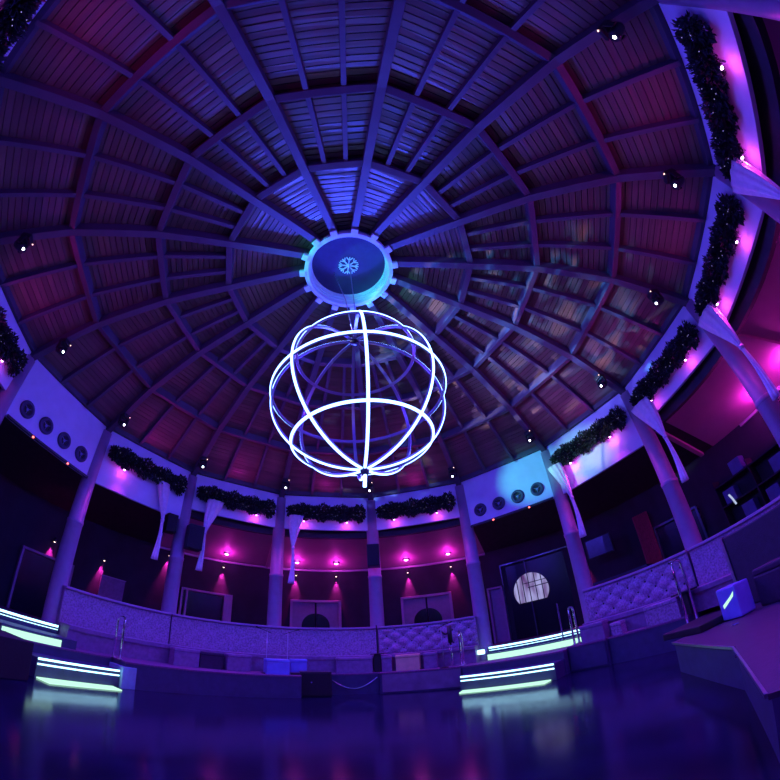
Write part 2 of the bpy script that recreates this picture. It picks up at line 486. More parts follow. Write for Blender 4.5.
# upper floor, deck ---------------------------------------------------
b = MB(); b.sector(8.02, 11.05, .02, UP, -180, 180, 90); struct(b.build('floor', M['deck']), 'raised walkway floor behind the balustrade')
def platform(a0, a1, r0, r1=8.0, top=DK, face=M['deckface']):
    b = MB(); b.sector(r0, r1, .0, top-.04, a0, a1); struct(b.build('platform', face))
    b = MB(); b.sector(r0-.02, r1, top-.04, top, a0, a1); struct(b.build('platform', M['deck']))
platform(-60.2, -15.9, 5.9); platform(-15.8, 3.9, 6.62); platform(4.0, 24.6, 6.5)
platform(24.7, 49.4, 6.35); platform(49.5, 58.6, 6.62, top=.66); platform(58.7, 76.5, 6.72, top=.66); platform(76.6, 88.2, 6.2, top=.5)
platform(-84.5, -60.3, 6.55); platform(-135, -84.6, 6.0)
# pale panel on the deck front between column and right steps
b = MB(); b.sector(6.46, 6.48, .05, .56, 4.6, 24.0); struct(b.build('trim_3', mat('grey mauve deck panel', (.2, .15, .24), .5, noise=.2, scale=3)))
b = MB(); b.sector(6.58, 6.6, .04, .6, 50, 58.3); struct(b.build('trim_4', M['deckface']))
# near right stage
pts = [(4.78, 88.4), (4.25, 117.5), (4.15, 146), (7.95, 146), (7.95, 132), (7.95, 118), (7.95, 104), (7.95, 88.4)]
def poly_prism(pts, z0, z1):
    b = MB(); lo = [P(r, a, z0) for r, a in pts]; hi = [P(r, a, z1) for r, a in pts]
    b.loft([lo, hi]); return b
st = poly_prism(pts, 0, .46).build('platform', M['deckface']); struct(st)
pts2 = [(4.76, 88.2), (4.23, 117.5), (4.13, 146), (7.95, 146), (7.95, 132), (7.95, 118), (7.95, 104), (7.95, 88.2)]
struct(poly_prism(pts2, .46, .5).build('platform', M['sofa']))
t = thing('stage_edge_trim', 'bright metal edge strip along the corner of the near stage', 'edge strip', (0, 0, 0))
b = MB()
for (r0, a0), (r1, a1) in zip(pts2[:2], pts2[1:3]): b.bar(P(r0-.01, a0, .49), P(r1-.01, a1, .49), .025, .03)
b.build('edge_profile', M['metal'], t)
b = MB(); b.box(P(4.23, 117.8, .44), (.03, .03, .12)); b.build('corner_bracket', M['chrome'], t)

# steps with LED ------------------------------------------------------
def steps(a0, a1, r, lab, right):
    t = thing('led_step', lab, 'step', (0, 0, 0), None, 'lit steps to the dance floor')
    b = MB(); b.sector(r, 6.58 if not right else 6.38, .0, .40, a0, a1); b.build('step_block', M['deckface'], t)
    for z0, z1 in ((.365, .405), (.265, .295)):
        b = MB(); b.sector(r-.025, r, z0, z1, a0+.2, a1-.2); b.build('led_strip', M['led'], t)
    b = MB(); b.sector(r-.42, r, .004, .028, a0+.4, a1-1.4); b.build('foot_glow', M['mintglow'], t)  # LED glow reflected on the floor, imitated by a flat emissive strip
    return t
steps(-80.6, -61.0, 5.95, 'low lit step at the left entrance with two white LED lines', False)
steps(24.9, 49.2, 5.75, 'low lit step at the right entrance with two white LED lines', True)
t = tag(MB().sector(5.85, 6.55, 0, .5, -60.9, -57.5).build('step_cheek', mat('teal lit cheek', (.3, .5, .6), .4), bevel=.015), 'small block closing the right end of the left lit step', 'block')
t = tag(MB().sector(5.6, 6.5, 0, .7, -98, -84.7).build('subwoofer', M['blackcloth'], bevel=.02), 'large black bass speaker box at left end of the left lit step', 'speaker')
def upsteps(a0, a1, lab, rl=7.55, rc=0, rt=7.88):
    dz = .03 if rc else 0
    t = thing('entrance_stair', lab, 'stair', (0, 0, 0), None, 'lit stairs up to the doors')
    b = MB(); b.sector(rl, 8.01, DK, .82, a0, a1); b.build('lower_tread', M['deckface'], t)
    b = MB(); b.sector(rl-.03, rl, DK-.0, .79 if not rc else .77, a0+.3, a1-.3-rc); b.build('riser_light', M['mintglow'], t)
    b = MB(); b.sector(rt, 8.05, .82, UP+dz*1.3, a0, a1); b.build('upper_tread', M['deckface'], t)
    b = MB(); b.sector(rt-.03, rt, .955+dz, 1.005+dz, a0+.3+(3.5 if dz else 0), a1-.3); b.build('led_strip', M['led'], t)
    b = MB(); b.sector(rt-.02, rt, .89+dz, .905+dz, a0+.3+(3.5 if dz else 0), a1-.3); b.build('led_strip', M['led'], t)
upsteps(-85.0, -68.3, 'stair at the left entrance with a broad mint-lit riser', 6.64, 3.2, 7.62); upsteps(28.6, 51.0, 'stair at the right entrance with a broad mint-lit riser')
b = MB(); b.box((0, 0, 0), (.22, .1, .14)); tag(b.build('stair_lamp', M['led'], loc=P(7.5, 27.6, .9), rotz=-rad(27.6), bevel=.03), 'small round white lamp at left end of the right stair', 'lamp')

# banquettes ----------------------------------------------------------
def banquette(a0, a1, lab, tuft=.012, grp='curved banquettes around the floor'):
    t = thing('banquette', lab, 'banquette', (0, 0, 0), None, grp)
    # tufted backrest as a curved grid
    z0, z1 = 1.12, 2.0; L = rad(a1-a0)*7.72
    nx = max(8, int(L/.045)); nz = 20
    b = MB(); V = []
    for j in range(nz+1):
        row = []
        z = z0+(z1-z0)*j/nz
        for i in range(nx+1):
            a = a0+(a1-a0)*i/nx; s = L*i/nx
            u = s/.26; v = (z-z0)/.2
            d = abs(math.sin(PI*(u+v)/2)*math.sin(PI*(u-v)/2))**.55
            e = min(1, min(j, nz-j)/2, min(i, nx-i)/2)
            row.append(b.bm.verts.new(P(7.72-tuft*3*d*e+.0+(z-z0)*.06, a, z)))
        V.append(row)
    for j in range(nz):
        for i in range(nx): b.bm.faces.new([V[j][i], V[j][i+1], V[j+1][i+1], V[j+1][i]])
    b.build('backrest', M['leather'], t, smooth=True)
    b = MB(); b.sector(7.74+.03, 7.98, UP-.4, 2.03, a0, a1); b.build('back_frame', M['leather2'], t)
    b = MB(); b.sector(7.7, 7.99, 2.0, 2.06, a0, a1); b.build('top_rail', M['trim'], t, bevel=.01)
    b = MB(); b.sector(7.2, 7.74, .62, 1.02, a0+.1, a1-.1); b.build('seat_base', M['leather2'], t)
    b = MB(); b.sector(7.15, 7.74, 1.02, 1.14, a0+.1, a1-.1); b.build('seat_cushion', M['leather2'], t, bevel=.02)
    if tuft > .009:
        n = int(L/.26); q = 0
        b = MB()
        for r_ in range(1, 5):
            for i in range(n):
                s = (i+(.5 if r_ % 2 else 0))*.52
                if s > L-.1 or s < .1: continue
                b.lathe([(0, -.012), (.016, -.006), (.018, .0), (0, .008)], 8, c=(0, 0, 0))
        b.bm.free()
        for r_ in range(1, 5):
            for i in range(n):
                s = (i+(.5 if r_ % 2 else 0))*.52
                if s > L-.1 or s < .1: continue
                q += 1
        b = MB()
        for r_ in range(0, 5):
            for i in range(n):
                u = 2*i+(r_ % 2)
                s = u*.26
                if s > L-.08 or s < .08: continue
                z = z0+r_*.2
                if z > z1-.05 or z < z0+.05: continue
                a = a0+s/L*(a1-a0); c = P(7.715+(z-z0)*.06, a, z)
                b.lathe([(0, -.028), (.024, -.014), (.026, .012), (0, .028)], 8, c=c)
        o = b.build('tuft_buttons', M['black'], t); o['kind'] = 'stuff'
    return t
banquette(-68.2, -44.5, 'smooth curved banquette between the left stair and the column with the first loudspeaker', .004)
banquette(-44.2, 3.4, 'longest smooth curved banquette under the arched door and dark screen', .004)
banquette(3.9, 26.9, 'deeply buttoned pearl banquette left of the right stair', .03)
banquette(52.0, 75.4, 'buttoned pearl banquette right of the right stair', .02)
banquette(75.9, 99.5, 'curved banquette behind the dark plum sofa', .004)
banquette(99.9, 146, 'curved banquette at the right photo edge, behind the near stage', .004)

# poufs / bench boxes --------------------------------------------------
def pouf(a0, a1, r0, r1, z1, m, lab, z0=None, grp='upholstered seat boxes on the deck'):
    z0 = DK if z0 is None else z0
    t = thing('seat_box', lab, 'pouf', P(r0, (a0+a1)/2, z0), None, grp)
    off = -Vector(P(r0, (a0+a1)/2, z0))
    b = MB(); b.sector(r0, r1, z0, z1-.1, a0, a1); b.build('base', m, t, bevel=.01, loc=off)
    b = MB(); b.sector(r0-.015, r1, z1-.1, z1, a0-.1, a1+.1); b.build('cushion', m, t, bevel=.03, loc=off)
pouf(-45.6, -39.6, 6.72, 7.12, 1.1, M['leather2'], 'light mauve seat box under the seam of the long banquette')
pouf(-39.0, -33.6, 6.86, 7.12, 1.08, M['sofa'], 'darker narrow seat box right of the light mauve one')
pouf(-32.9, -27.2, 6.72, 7.12, 1.1, M['leather2'], 'mauve seat box left of the blue cube')
pouf(-24.4, -18.6, 6.15, 6.6, 1.05, M['cube'], 'blue cube pouf standing at the deck edge beside the microphone stands')
pouf(-17.6, -13.6, 6.8, 7.12, 1.05, M['cube'], 'bluish seat box just right of the blue cube pouf')
pouf(-6.4, 2.3, 6.8, 7.12, 1.1, M['leather2'], 'wide pearl seat box left of the black post')
pouf(4.6, 7.0, 6.8, 7.12, 1.1, M['leather2'], 'narrow pearl seat box right of the black post')
pouf(8.0, 13.8, 6.8, 7.12, 1.1, M['tan'], 'tan seat box below the deep buttoned banquette')
pouf(14.8, 18.0, 6.8, 7.12, 1.1, M['leather2'], 'pearl seat box right of the tan one')
pouf(52.6, 58.0, 6.75, 7.12, 1.1, M['leather2'], 'mauve seat box right of the right stair', z0=.66)
pouf(59.5, 61.8, 6.8, 7.1, .98, M['leather'], 'small pale seat box under the smooth part of the right banquette', z0=.66)
pouf(67.5, 75.0, 6.8, 7.12, 1.12, M['leather'], 'long pale seat box under the buttoned part of the right banquette', z0=.66)

# black equipment on deck ----------------------------------------------
t = thing('subwoofer', 'black bass speaker box set in the deck front below the first arched door', 'speaker', P(6.1, -12, 0), -12)
b = MB(); b.box((0, .27, .36), (.86, .5, .71)); b.build('cabinet', M['black'], t, bevel=.02)
b = MB(); b.box((0, .01, .36), (.78, .02, .62)); b.build('grille', M['blackcloth'], t)
b = MB(); b.lathe([(0, -.02), (.02, -.015), (.02, 0), (0, 0)], 12, axis='y'); b.build('pilot_lamp', M['dimlens'], t, loc=(-.12, -.0, .42))
t = thing('equipment_tray', 'flat black tray lying on the deck left of the black bass box', 'tray', P(6.2, -19.2, DK), -18)
b = MB(); b.box((.35, .1, .03), (.5, .3, .06)); b.build('tray', M['black'], t, bevel=.01)
t = thing('side_table', 'small black post table at the column between the two arched doors', 'table', P(6.95, 3.6, DK), 3.6)
b = MB(); b.box((0, 0, .27), (.2, .2, .54)); b.build('pedestal', M['black'], t, bevel=.01)
b = MB(); b.box((0, 0, .555), (.42, .3, .03)); b.build('table_top', M['black'], t, bevel=.008)
b = MB(); b.tube([(0, .2, .57), (0, .2, 1.45)], .018, 10); b.build('pole', M['black'], t)
t = thing('side_table', 'black side table at the right end of the right buttoned banquette', 'table', P(6.95, 76.6, .66), 76.6)
b = MB(); b.box((0, 0, .24), (.12, .2, .48)); b.build('pedestal', M['black'], t, bevel=.01)
b = MB(); b.box((-.05, 0, .5), (.5, .36, .04)); b.build('table_top', M['black'], t, bevel=.008)
t = tag(MB().sector(5.05, 6.15, .5, .62, 82.5, 92.6).build('stage_riser', M['black'], bevel=.02), 'low black riser block behind the corner of the near stage', 'riser')
# cable on the deck front
b = MB(); pts = []
for i in range(41):
    f = i/40; a = -7.6+11*f; z = .6-.42*math.sin(PI*min(1, f*.8+.12))**1.0
    pts.append(P(6.57, a, max(.12, z)))
tag(b.tube(pts, .012, 8).build('cable', M['metal']), 'thin pale cable drooping across the deck front right of the black box', 'cable')

# sofa at right --------------------------------------------------------
t = thing('high_back_sofa', 'dark plum sofa with tall back at the right photo edge, behind the blue cube', 'sofa', (0, 0, 0))
b = MB(); b.sector(6.55, 6.75, .5, 1.84, 89.8, 132); b.build('backrest', M['sofa'], t, bevel=.03)
b = MB(); b.sector(6.0, 6.54, .5, 1.0, 97.5, 132); b.build('seat', M['sofa'], t, bevel=.04)
b = MB(); b.sector(6.0, 6.54, 1.0, 1.1, 97.7, 112); b.build('cushion', M['sofa'], t, bevel=.03)
b = MB(); b.sector(6.0, 6.54, 1.0, 1.1, 112.3, 131.8); b.build('cushion', M['sofa'], t, bevel=.03)
b = MB(); b.sector(6.53, 6.77, .5, 1.86, 89.2, 89.8); b.build('end_trim', M['metal'], t)
t = thing('blue_cube', 'glossy blue cube with a mint reflection streak in front of the plum sofa', 'cube', P(5.75, 95.0, .5), 95.0)
b = MB(); b.box((0, 0, .27), (.44, .36, .52)); b.build('body', M['cube'], t, bevel=.03)
b = MB(); b._add([(-.12, -.183, .2), (.15, -.183, .36), (.18, -.183, .44), (.08, -.183, .37), (-.13, -.183, .26)], [(0, 1, 2, 3, 4)]); b.build('mint_reflection', M['mintglow'], t)  # mint light reflected on the cube, drawn as an emissive patch
t = tag(MB().lathe([(0, 0), (.06, .0), (.06, .015), (.045, .02), (0, .02)], 20).build('ashtray', M['chrome'], loc=P(5.1, 101, .5)), 'small shiny round dish on the near stage floor', 'dish')

# poles / handrails ----------------------------------------------------
def handrail(az, r, z, h, lab, lean=0):
    t = thing('handrail', lab, 'handrail', P(r, az, z), az, 'handrails at the deck')
    b = MB(); b.tube([(0, 0, 0), (0, 0, h-.08), (0, .03, h-.02), (0, .1, h), (0, .26, h+lean), (0, .32, h-.03+lean), (0, .35, h-.1+lean), (0, .35, 0)], .03, 12); b.build('rail_tube', M['chrome'], t, smooth=True)
    for y in (0, .35):
        b = MB(); b.lathe([(0, 0), (.06, 0), (.06, .015), (.03, .03), (0, .03)], 18); b.build('foot_plate', M['metal'], t, loc=(0, y, 0))
    return t
handrail(-60.2, 6.2, DK, 1.0, 'chrome handrail on the deck at the right end of the left lit step')
handrail(24.2, 6.6, DK, .98, 'chrome handrail with a dark cover left of the right lit step')
handrail(50.3, 6.95, .66, 1.0, 'chrome handrail right of the right entrance stair')
handrail(79, 6.3, .5, 1.35, 'tall chrome handrail in front of the buttoned banquette by the black side table')
b = MB(); b.tube([(0, 0, 0), (0, 0, 1.05)], .022, 12); b.lathe([(0, 0), (.07, 0), (.07, .015), (0, .015)], 16)
tag(b.build('rail_post', M['chrome'], loc=P(7.2, 47.2, .82), rotz=-rad(47)), 'single chrome post standing on the right entrance stair', 'post')
def mic(az, r, lab, flip):
    t = thing('microphone_stand', lab, 'microphone stand', P(r, az, DK), az, 'microphone stands on the deck')
    b = MB(); b.lathe([(0, 0), (.13, 0), (.13, .02), (.02, .035), (0, .035)], 20); b.build('base', M['black'], t)
    b = MB(); b.tube([(0, 0, .02), (0, 0, 1.2)], .012, 8); b.build('pole', M['metal'], t, smooth=True)
    b = MB(); b.tube([(flip*-.12, 0, 1.16), (flip*.2, 0, 1.28)], .01, 8); b.build('boom', M['black'], t, smooth=True)
    b = MB(); b.tube([(flip*.18, 0, 1.27), (flip*.24, 0, 1.29), (flip*.3, 0, 1.31), (flip*.34, 0, 1.325)], [.014, .016, .026, .022], 12); b.build('microphone', M['black'], t, smooth=True)
mic(-24.0, 6.45, 'thin microphone stand behind the blue cube pouf', -1)
mic(-18.4, 6.75, 'dark microphone stand right of the blue cube pouf', 1)
mic(19.9, 6.6, 'microphone stand beside the handrail before the right lit step', 1)
t = thing('coat_post', 'black padded post with short arm by the deep buttoned banquette', 'post', P(6.8, 21.7, DK), 21.7)
b = MB(); b.tube([(0, 0, 0), (0, 0, .75)], .03, 12); b.build('pole', M['chrome'], t, smooth=True)
b = MB(); b.tube([(0, 0, .7), (0, 0, 1.22)], .07, 14); b.build('pad', M['black'], t, smooth=True, bevel=.0)
b = MB(); b.tube([(0, 0, 1.0), (-.14, 0, .98), (-.3, 0, 1.1)], .03, 10); b.build('arm', M['black'], t, smooth=True)

# loudspeakers ---------------------------------------------------------
def speaker(az, r, z, lab, h=.78, w=.42, d=.4):
    t = thing('loudspeaker', lab, 'speaker', P(r, az, z), az, 'black loudspeakers on the columns')
    b = MB(); b.box((0, 0, h/2), (w, d, h)); b.build('cabinet', M['black'], t, bevel=.02)
    b = MB(); b.box((0, -d/2-.01, h/2), (w-.05, .02, h-.06)); b.build('grille', M['blackcloth'], t)
    b = MB(); b.box((0, d/2+.05, h/2), (.08, .14, .1)); b.build('bracket', M['metal'], t)
speaker(3.7, 7.62, 4.07, 'black loudspeaker on the column between the two arched doors')
speaker(-42.0, 7.66, 4.1, 'black loudspeaker on the column between the twin drapes', w=.5)
speaker(-47.6, 7.95, 4.5, 'black loudspeaker half hidden left of the column between the twin drapes', h=.6, w=.34, d=.34)
speaker(129.0, 8.6, 4.6, 'black loudspeaker in the dark gap at the right photo edge')

# outer wall doors ------------------------------------------------------
def arched_door(az, idx, lab):
    t = thing(f'door_{idx}', lab, 'door', P(10.9, az, UP), az); del t['category']; t['kind'] = 'structure'
    W = 2.06; H = 2.36
    b = MB()
    for sx in (-1, 1): b.box((sx*(W/2-.05), 0, H/2), (.1, .16, H))
    b.box((0, 0, H-.05), (W, .16, .1)); b.build('door_frame', M['trim'], t, bevel=.008)
    for sx in (-1, 1):
        lf = MB(); lf.box((sx*(W/4-.02), .03, (H-.1)/2), (W/2-.11, .05, H-.12)); l = lf.build('door_leaf', M['door'], t, bevel=.006)
        n = 22; R = .52; zc = 1.28
        g = MB(); arc = [(sx*(.04+R*math.cos(u)), -.005, zc+R*math.sin(u)) for u in [(-PI/2+PI*i/n) for i in range(n+1)]]
        lo = [Vector(p) for p in arc]; hi = [Vector(p)+Vector((0, -.012, 0)) for p in arc]
        g.loft([lo, hi]); g.build('door_window', M['glass'], l)
        h = MB(); h.tube([(sx*.06, -.03, .85), (sx*.06, -.07, .87), (sx*.06, -.07, 1.12), (sx*.06, -.03, 1.14)], .012, 8); h.build('door_handle', M['chrome'], l, smooth=True)
    return t
arched_door(-9.6, 1, 'lilac double door with round dark window, left one'); arched_door(14.0, 2, 'lilac double door with round dark window, right one')
def framed_opening(az, idx, W, H, lab, inner, matf, side=0):
    t = thing(f'door_{idx}', lab, 'door', P(10.9, az, UP), az); del t['category']; t['kind'] = 'structure'
    b = MB()
    for sx in (-1, 1): b.box((sx*(W/2-.04), 0, H/2), (.08, .2, H))
    b.box((0, 0, H-.04), (W, .2, .08)); b.build('door_frame', matf, t, bevel=.008)
    b = MB(); b.box((0, .06, H/2-.04), (W-.16, .04, H-.08)); b.build('door_leaf', inner, t)
    if side:
        b = MB(); b.box((W/2-.3, -.02, H/2), (.08, .2, H)); b.box((W/2-.17, 0, H*.72), (.2, .14, H*.5)); b.box((-W/2+.22, -.02, H/2), (.08, .2, H)); b.build('inner_jamb', matf, t, bevel=.006)
    return t
framed_opening(-32.6, 3, 2.02, 2.3, 'framed opening with dark interior behind the long banquette', M['glass'], M['trim'], 1)
framed_opening(-64.5, 4, 1.9, 2.0, 'dark framed door behind the left entrance', M['glass'], M['door'])
framed_opening(28.6, 5, .62, 2.2, 'narrow magenta door panel beside the right entrance', M['door'], M['door'])
framed_opening(66.6, 6, 1.7, 2.4, 'dark doorway with red edge behind the right banquette', M['glass'], M['screen'])
# entrance with round lit window
t = thing('door_7', 'dark glazed entrance with round lit window', 'door', P(10.9, 37.5, UP), 37.5); del t['category']; t['kind'] = 'structure'
b = MB()
for x in (-1.35, -.35, 1.45): b.box((x, 0, 1.5), (.05, .12, 3.0))
b.box((0.05, 0, 3.0), (2.85, .12, .06)); b.build('door_frame', M['screen'], t)
b = MB(); b.box((.05, .05, 1.45), (2.8, .03, 2.9)); b.build('door_leaf', M['glass'], t)
w = thing('window_1', 'round lit window with dark glazing bars', 'window', P(10.84, 36.0, 2.76), 36.0); del w['category']; w['kind'] = 'structure'
def winmat():
    m = bpy.data.materials.new('lit room behind glass'); m.use_nodes = True
    nt = m.node_tree; nt.nodes.clear(); N = nt.nodes; L = nt.links
    tc = N.new('ShaderNodeTexCoord'); sp = N.new('ShaderNodeSeparateXYZ'); L.new(tc.outputs['Object'], sp.inputs[0])
    no = N.new('ShaderNodeTexNoise'); no.inputs['Scale'].default_value = 2.2; no.inputs['Detail'].default_value = 1; mp = N.new('ShaderNodeMapping'); mp.inputs['Scale'].default_value = (2, 1, .5)
    L.new(tc.outputs['Object'], mp.inputs[0]); L.new(mp.outputs[0], no.inputs['Vector'])
    cr = N.new('ShaderNodeValToRGB'); cr.color_ramp.elements[0].position = .3; cr.color_ramp.elements[0].color = (.12, .02, .2, 1)
    cr.color_ramp.elements[1].position = .62; cr.color_ramp.elements[1].color = (.5, .48, .95, 1)
    L.new(no.outputs[0], cr.inputs[0]); e = N.new('ShaderNodeEmission'); e.inputs[1].default_value = .75
    L.new(cr.outputs[0], e.inputs[0]); o = N.new('ShaderNodeOutputMaterial'); L.new(e.outputs[0], o.inputs[0]); return m
n = 40; R = .68
arc = [(R*math.cos(u), 0, R*math.sin(u)) for u in [math.asin(-.62)+(PI-2*math.asin(-.62))*i/n for i in range(n+1)]]
b = MB(); b.loft([[Vector(p) for p in arc], [Vector(p)+Vector((0, .02, 0)) for p in arc]]); b.build('window_pane', winmat(), w)
b = MB()
for x in (-.5, -.28, -.05, .2, .45):
    hgt = math.sqrt(R*R-x*x); b.box((x, -.02, (hgt-.45)/2), (.03, .03, hgt+.45))
b.box((.3, -.02, .12), (.8, .03, .03)); b.box((.2, -.02, .3), (.9, .03, .025)); b.build('glazing_bars', M['black'], w)
# wall things
t = thing('television', 'grey-blue wall screen right of the right entrance', 'television', P(10.2, 52.4, 3.1), 52.4)
b = MB(); b.box((0, 0, .36), (.95, .08, .66)); b.build('body', M['black'], t, bevel=.01)
b = MB(); b.box((0, -.045, .36), (.88, .01, .59)); b.build('screen', M['screen'], t)
b = MB(); b.tube([(0, .04, .36), (0, .6, .36)], .03, 8); b.build('wall_arm', M['metal'], t)
t = thing('counter', 'dark counter with pale end below the grey-blue wall screen', 'counter', P(9.6, 56, UP), 56)
b = MB(); b.box((0, 0, .6), (1.9, .6, 1.2)); b.build('cabinet', mat('maroon counter front', (.16, .04, .08), .5), t, bevel=.01)
b = MB(); b.box((0, 0, 1.22), (2.0, .7, .06)); b.build('worktop', M['screen'], t)
def pleats(az, W, z0, z1, lab):
    b = MB(); n = 40; A = []; B2 = []
    rings = []
    for z in (z0, (z0+z1)/2, z1):
        rings.append([Vector((W*(i/n-.5), .05*math.sin(i*1.3)-.0, z)) for i in range(n+1)]+[Vector((W*(i/n-.5), .05*math.sin(i*1.3)+.04, z)) for i in range(n, -1, -1)])
    b.loft(rings); return tag(b.build('curtain', M['redcloth'], loc=P(10.7, az, 0), rotz=-rad(az), smooth=True), lab, 'curtain')
pleats(60.8, .55, UP+.02, 4.0, 'narrow red curtain left of the dark doorway behind the right banquette')
pleats(98.5, .7, UP+.02, 3.8, 'dim red curtain at far right behind the plum sofa')
t = thing('picture_panel', 'faint purple rectangular panel on the wall behind the left banquette', 'picture', P(10.9, -51.6, 2.1), -51.6)
b = MB(); b.box((0, 0, .45), (.9, .05, .9)); b.build('panel', M['leather2'], t); b = MB(); b.box((0, -.03, .9), (.94, .03, .03)); b.build('top_edge', M['trim'], t)
sh = thing('display_shelf', 'dark shelf unit with blue square boxes behind the plum sofa', 'shelf', P(10.3, 84, UP), 84)
b = MB(); b.box((0, .2, 1.3), (2.6, .05, 2.6))
for z in (.6, 1.2, 1.8, 2.4): b.box((0, 0, z), (2.6, .4, .04))
for x in (-1.28, 0, 1.28): b.box((x, 0, 1.3), (.04, .4, 2.6))
b.build('carcass', M['wall'], sh)
for i, (x, z) in enumerate(((-.9, 1.83), (-.35, 2.43), (.35, 1.23), (.8, 1.83), (-.5, 1.23))):
    b = MB(); b.box((0, 0, .19), (.4, .3, .38))
    loc = Matrix.Rotation(-rad(84), 3, 'Z') @ Vector((x, -.02, z-.01)) + P(10.3, 84, UP)
    o = b.build('storage_box', mat('blue box card', (.08, .1, .3), .5), bevel=.01, loc=loc, rotz=-rad(84))
    tag(o, 'blue square box on the dark shelf, ' + ['lower left of the highest one', 'highest on the shelf', 'lowest, right of the middle', 'rightmost of the row', 'lowest, left of the middle'][i], 'box', 'blue boxes on the shelf')
b = MB(); b.tube([(0, 0, 0), (.06, 0, -.15), (.1, 0, -.32)], .03, 8)
tag(b.build('wall_lamp', emis('dim white glow', (.6, .7, 1), .8), loc=P(9.9, 79.5, 3.0), rotz=-rad(79.5)), 'short slanted white lamp behind the right banquette', 'lamp')

# wall sconces + ceiling lamps ------------------------------------------
sc0 = None
scn = {-64.3: 'above the dark framed door at left', -54.2: 'left of the faint purple panel', -41.5: 'behind the column of the twin drapes', -29.8: 'right of the dark framed opening',
       -14.0: 'left above the first arched door', -5.2: 'right above the first arched door', 10.6: 'left above the second arched door', 20.1: 'right above the second arched door',
       47.0: 'high in the dark right entrance', 61.0: 'above the red curtain', 77.8: 'above the dark shelf unit', 90.3: 'left below the red sloping ceiling', 97.6: 'right below the red sloping ceiling', 113: 'behind the thick columns at right'}
for a, desc in scn.items():
    dark = a < -50 or 40 < a < 85
    z = 4.42 if not dark else 3.55
    loc = P(10.82, a, z)
    lab = 'tiny downlight sconce on the outer wall ' + desc
    if sc0 is None:
        sc0 = thing('wall_sconce', lab, 'sconce', loc, a, 'sconces on the outer wall')
        b = MB(); b.lathe([(0, .09), (.04, .09), (.045, -.05), (0, -.05)], 16); b.build('housing', M['black'], sc0, smooth=True)
        b = MB(); b.lathe([(0, -.075), (.025, -.065), (.035, -.05), (0, -.05)], 16); b.build('lens', emis('warm sconce lens', (1, .7, .55), 4), sc0, smooth=True)
        b = MB(); b.box((0, .1, 0), (.04, .16, .04)); b.build('arm', M['metal'], sc0)
    else: dup(sc0, loc, a, lab)
    light('SPOT', Vector(loc)+P(.1, a, -.11), (1, .03, .5), 420, size=.02, target=P(11.0, a, z-1.6), angle=46, blend=.9)
    if a in (-29.8, -14.0, -5.2, 10.6, 20.1, 90.3, 97.6, 113):
        cl = P(10.45, a, 4.86)
        t = thing('ceiling_spotlight', 'bright pink lamp on the sloping ceiling ' + desc, 'spotlight', cl, a, 'bright pink lamps on the sloping ceiling')
        b = MB(); b.lathe([(0, -.05), (.05, -.045), (.075, -.02), (.08, .0), (0, .0)], 20); b.build('bulb', M['pinkhot'], t, smooth=True)
        b = MB(); b.lathe([(.08, -.02), (.11, -.02), (.11, .05), (.08, .05)], 20, closed=True); b.build('rim', M['trim'], t, smooth=True)
        light('POINT', cl+P(-.12, a, -.13), (.95, .03, .85), 15 if a < 50 else 42, size=.05)

# moving heads ----------------------------------------------------------
hn = {-164: 'behind the camera, left', -140: 'at the top left corner of the dome', -116: 'brightest one at the left photo edge', -92: 'above the left nozzle panel, with a box beside it', -68: 'on the beam at the right end of the left nozzle panel',
      -44: 'on the beam above the twin drapes', -20: 'on the beam left above the first arched door', 4: 'just below the glowing sphere', 28: 'on the beam at the left end of the cyan-lit panel',
      52: 'on the beam at the right end of the cyan-lit panel', 76: 'on the beam between the two garlands at right', 100: 'on the beam right of the coloured star patterns', 124: 'on the beam at the upper right, with two bright dots', 148: 'biggest one at the top right of the dome'}
h0 = None
for a in AZ:
    if abs(norm(a-171.7)) < 2 or abs(norm(a+140.3)) < 2: continue
    lab = 'black moving stage light ' + near(hn, a)
    r = 7.18 if a > 40 else (7.12 if a < -80 else 7.3)
    zb = 7.74-(r-6.39)/(8-6.39)*1.09
    loc = P(r, a, zb-.0)
    if h0 is None:
        h0 = thing('stage_light', lab, 'stage light', loc, a, 'moving stage lights under the beams')
        b = MB(); b.box((0, 0, -.06), (.24, .24, .12)); b.build('base', M['black'], h0, bevel=.02)
        b = MB(); b.box((-.13, 0, -.24), (.03, .1, .26)); b.box((.13, 0, -.24), (.03, .1, .26)); b.box((0, 0, -.13), (.29, .12, .03)); b.build('yoke', M['black'], h0, bevel=.008)
        b = MB(); b.tube([(0, .14, -.26), (0, .08, -.28), (0, -.1, -.36), (0, -.13, -.375)], [.06, .095, .1, .09], 18); b.build('head', M['black'], h0, smooth=True)
        b = MB(); b.tube([(0, -.13, -.376), (0, -.145, -.383)], [.032, .024], 18); b.build('lens', M['lens'], h0, smooth=True)
        b = MB(); b.lathe([(0, -.02), (.018, 0), (0, .02)], 10, c=(.1, -.13, -.06)); b.build('pilot_lamp', M['lens2'], h0)
    else: dup(h0, loc, a, lab)
    L = Vector(loc)+P(-.35, a, -.45)
    light('SPOT', L, (.065, .045, 1), 680, size=.12, target=P(1.5, a, 2.6), angle=165, blend=1)

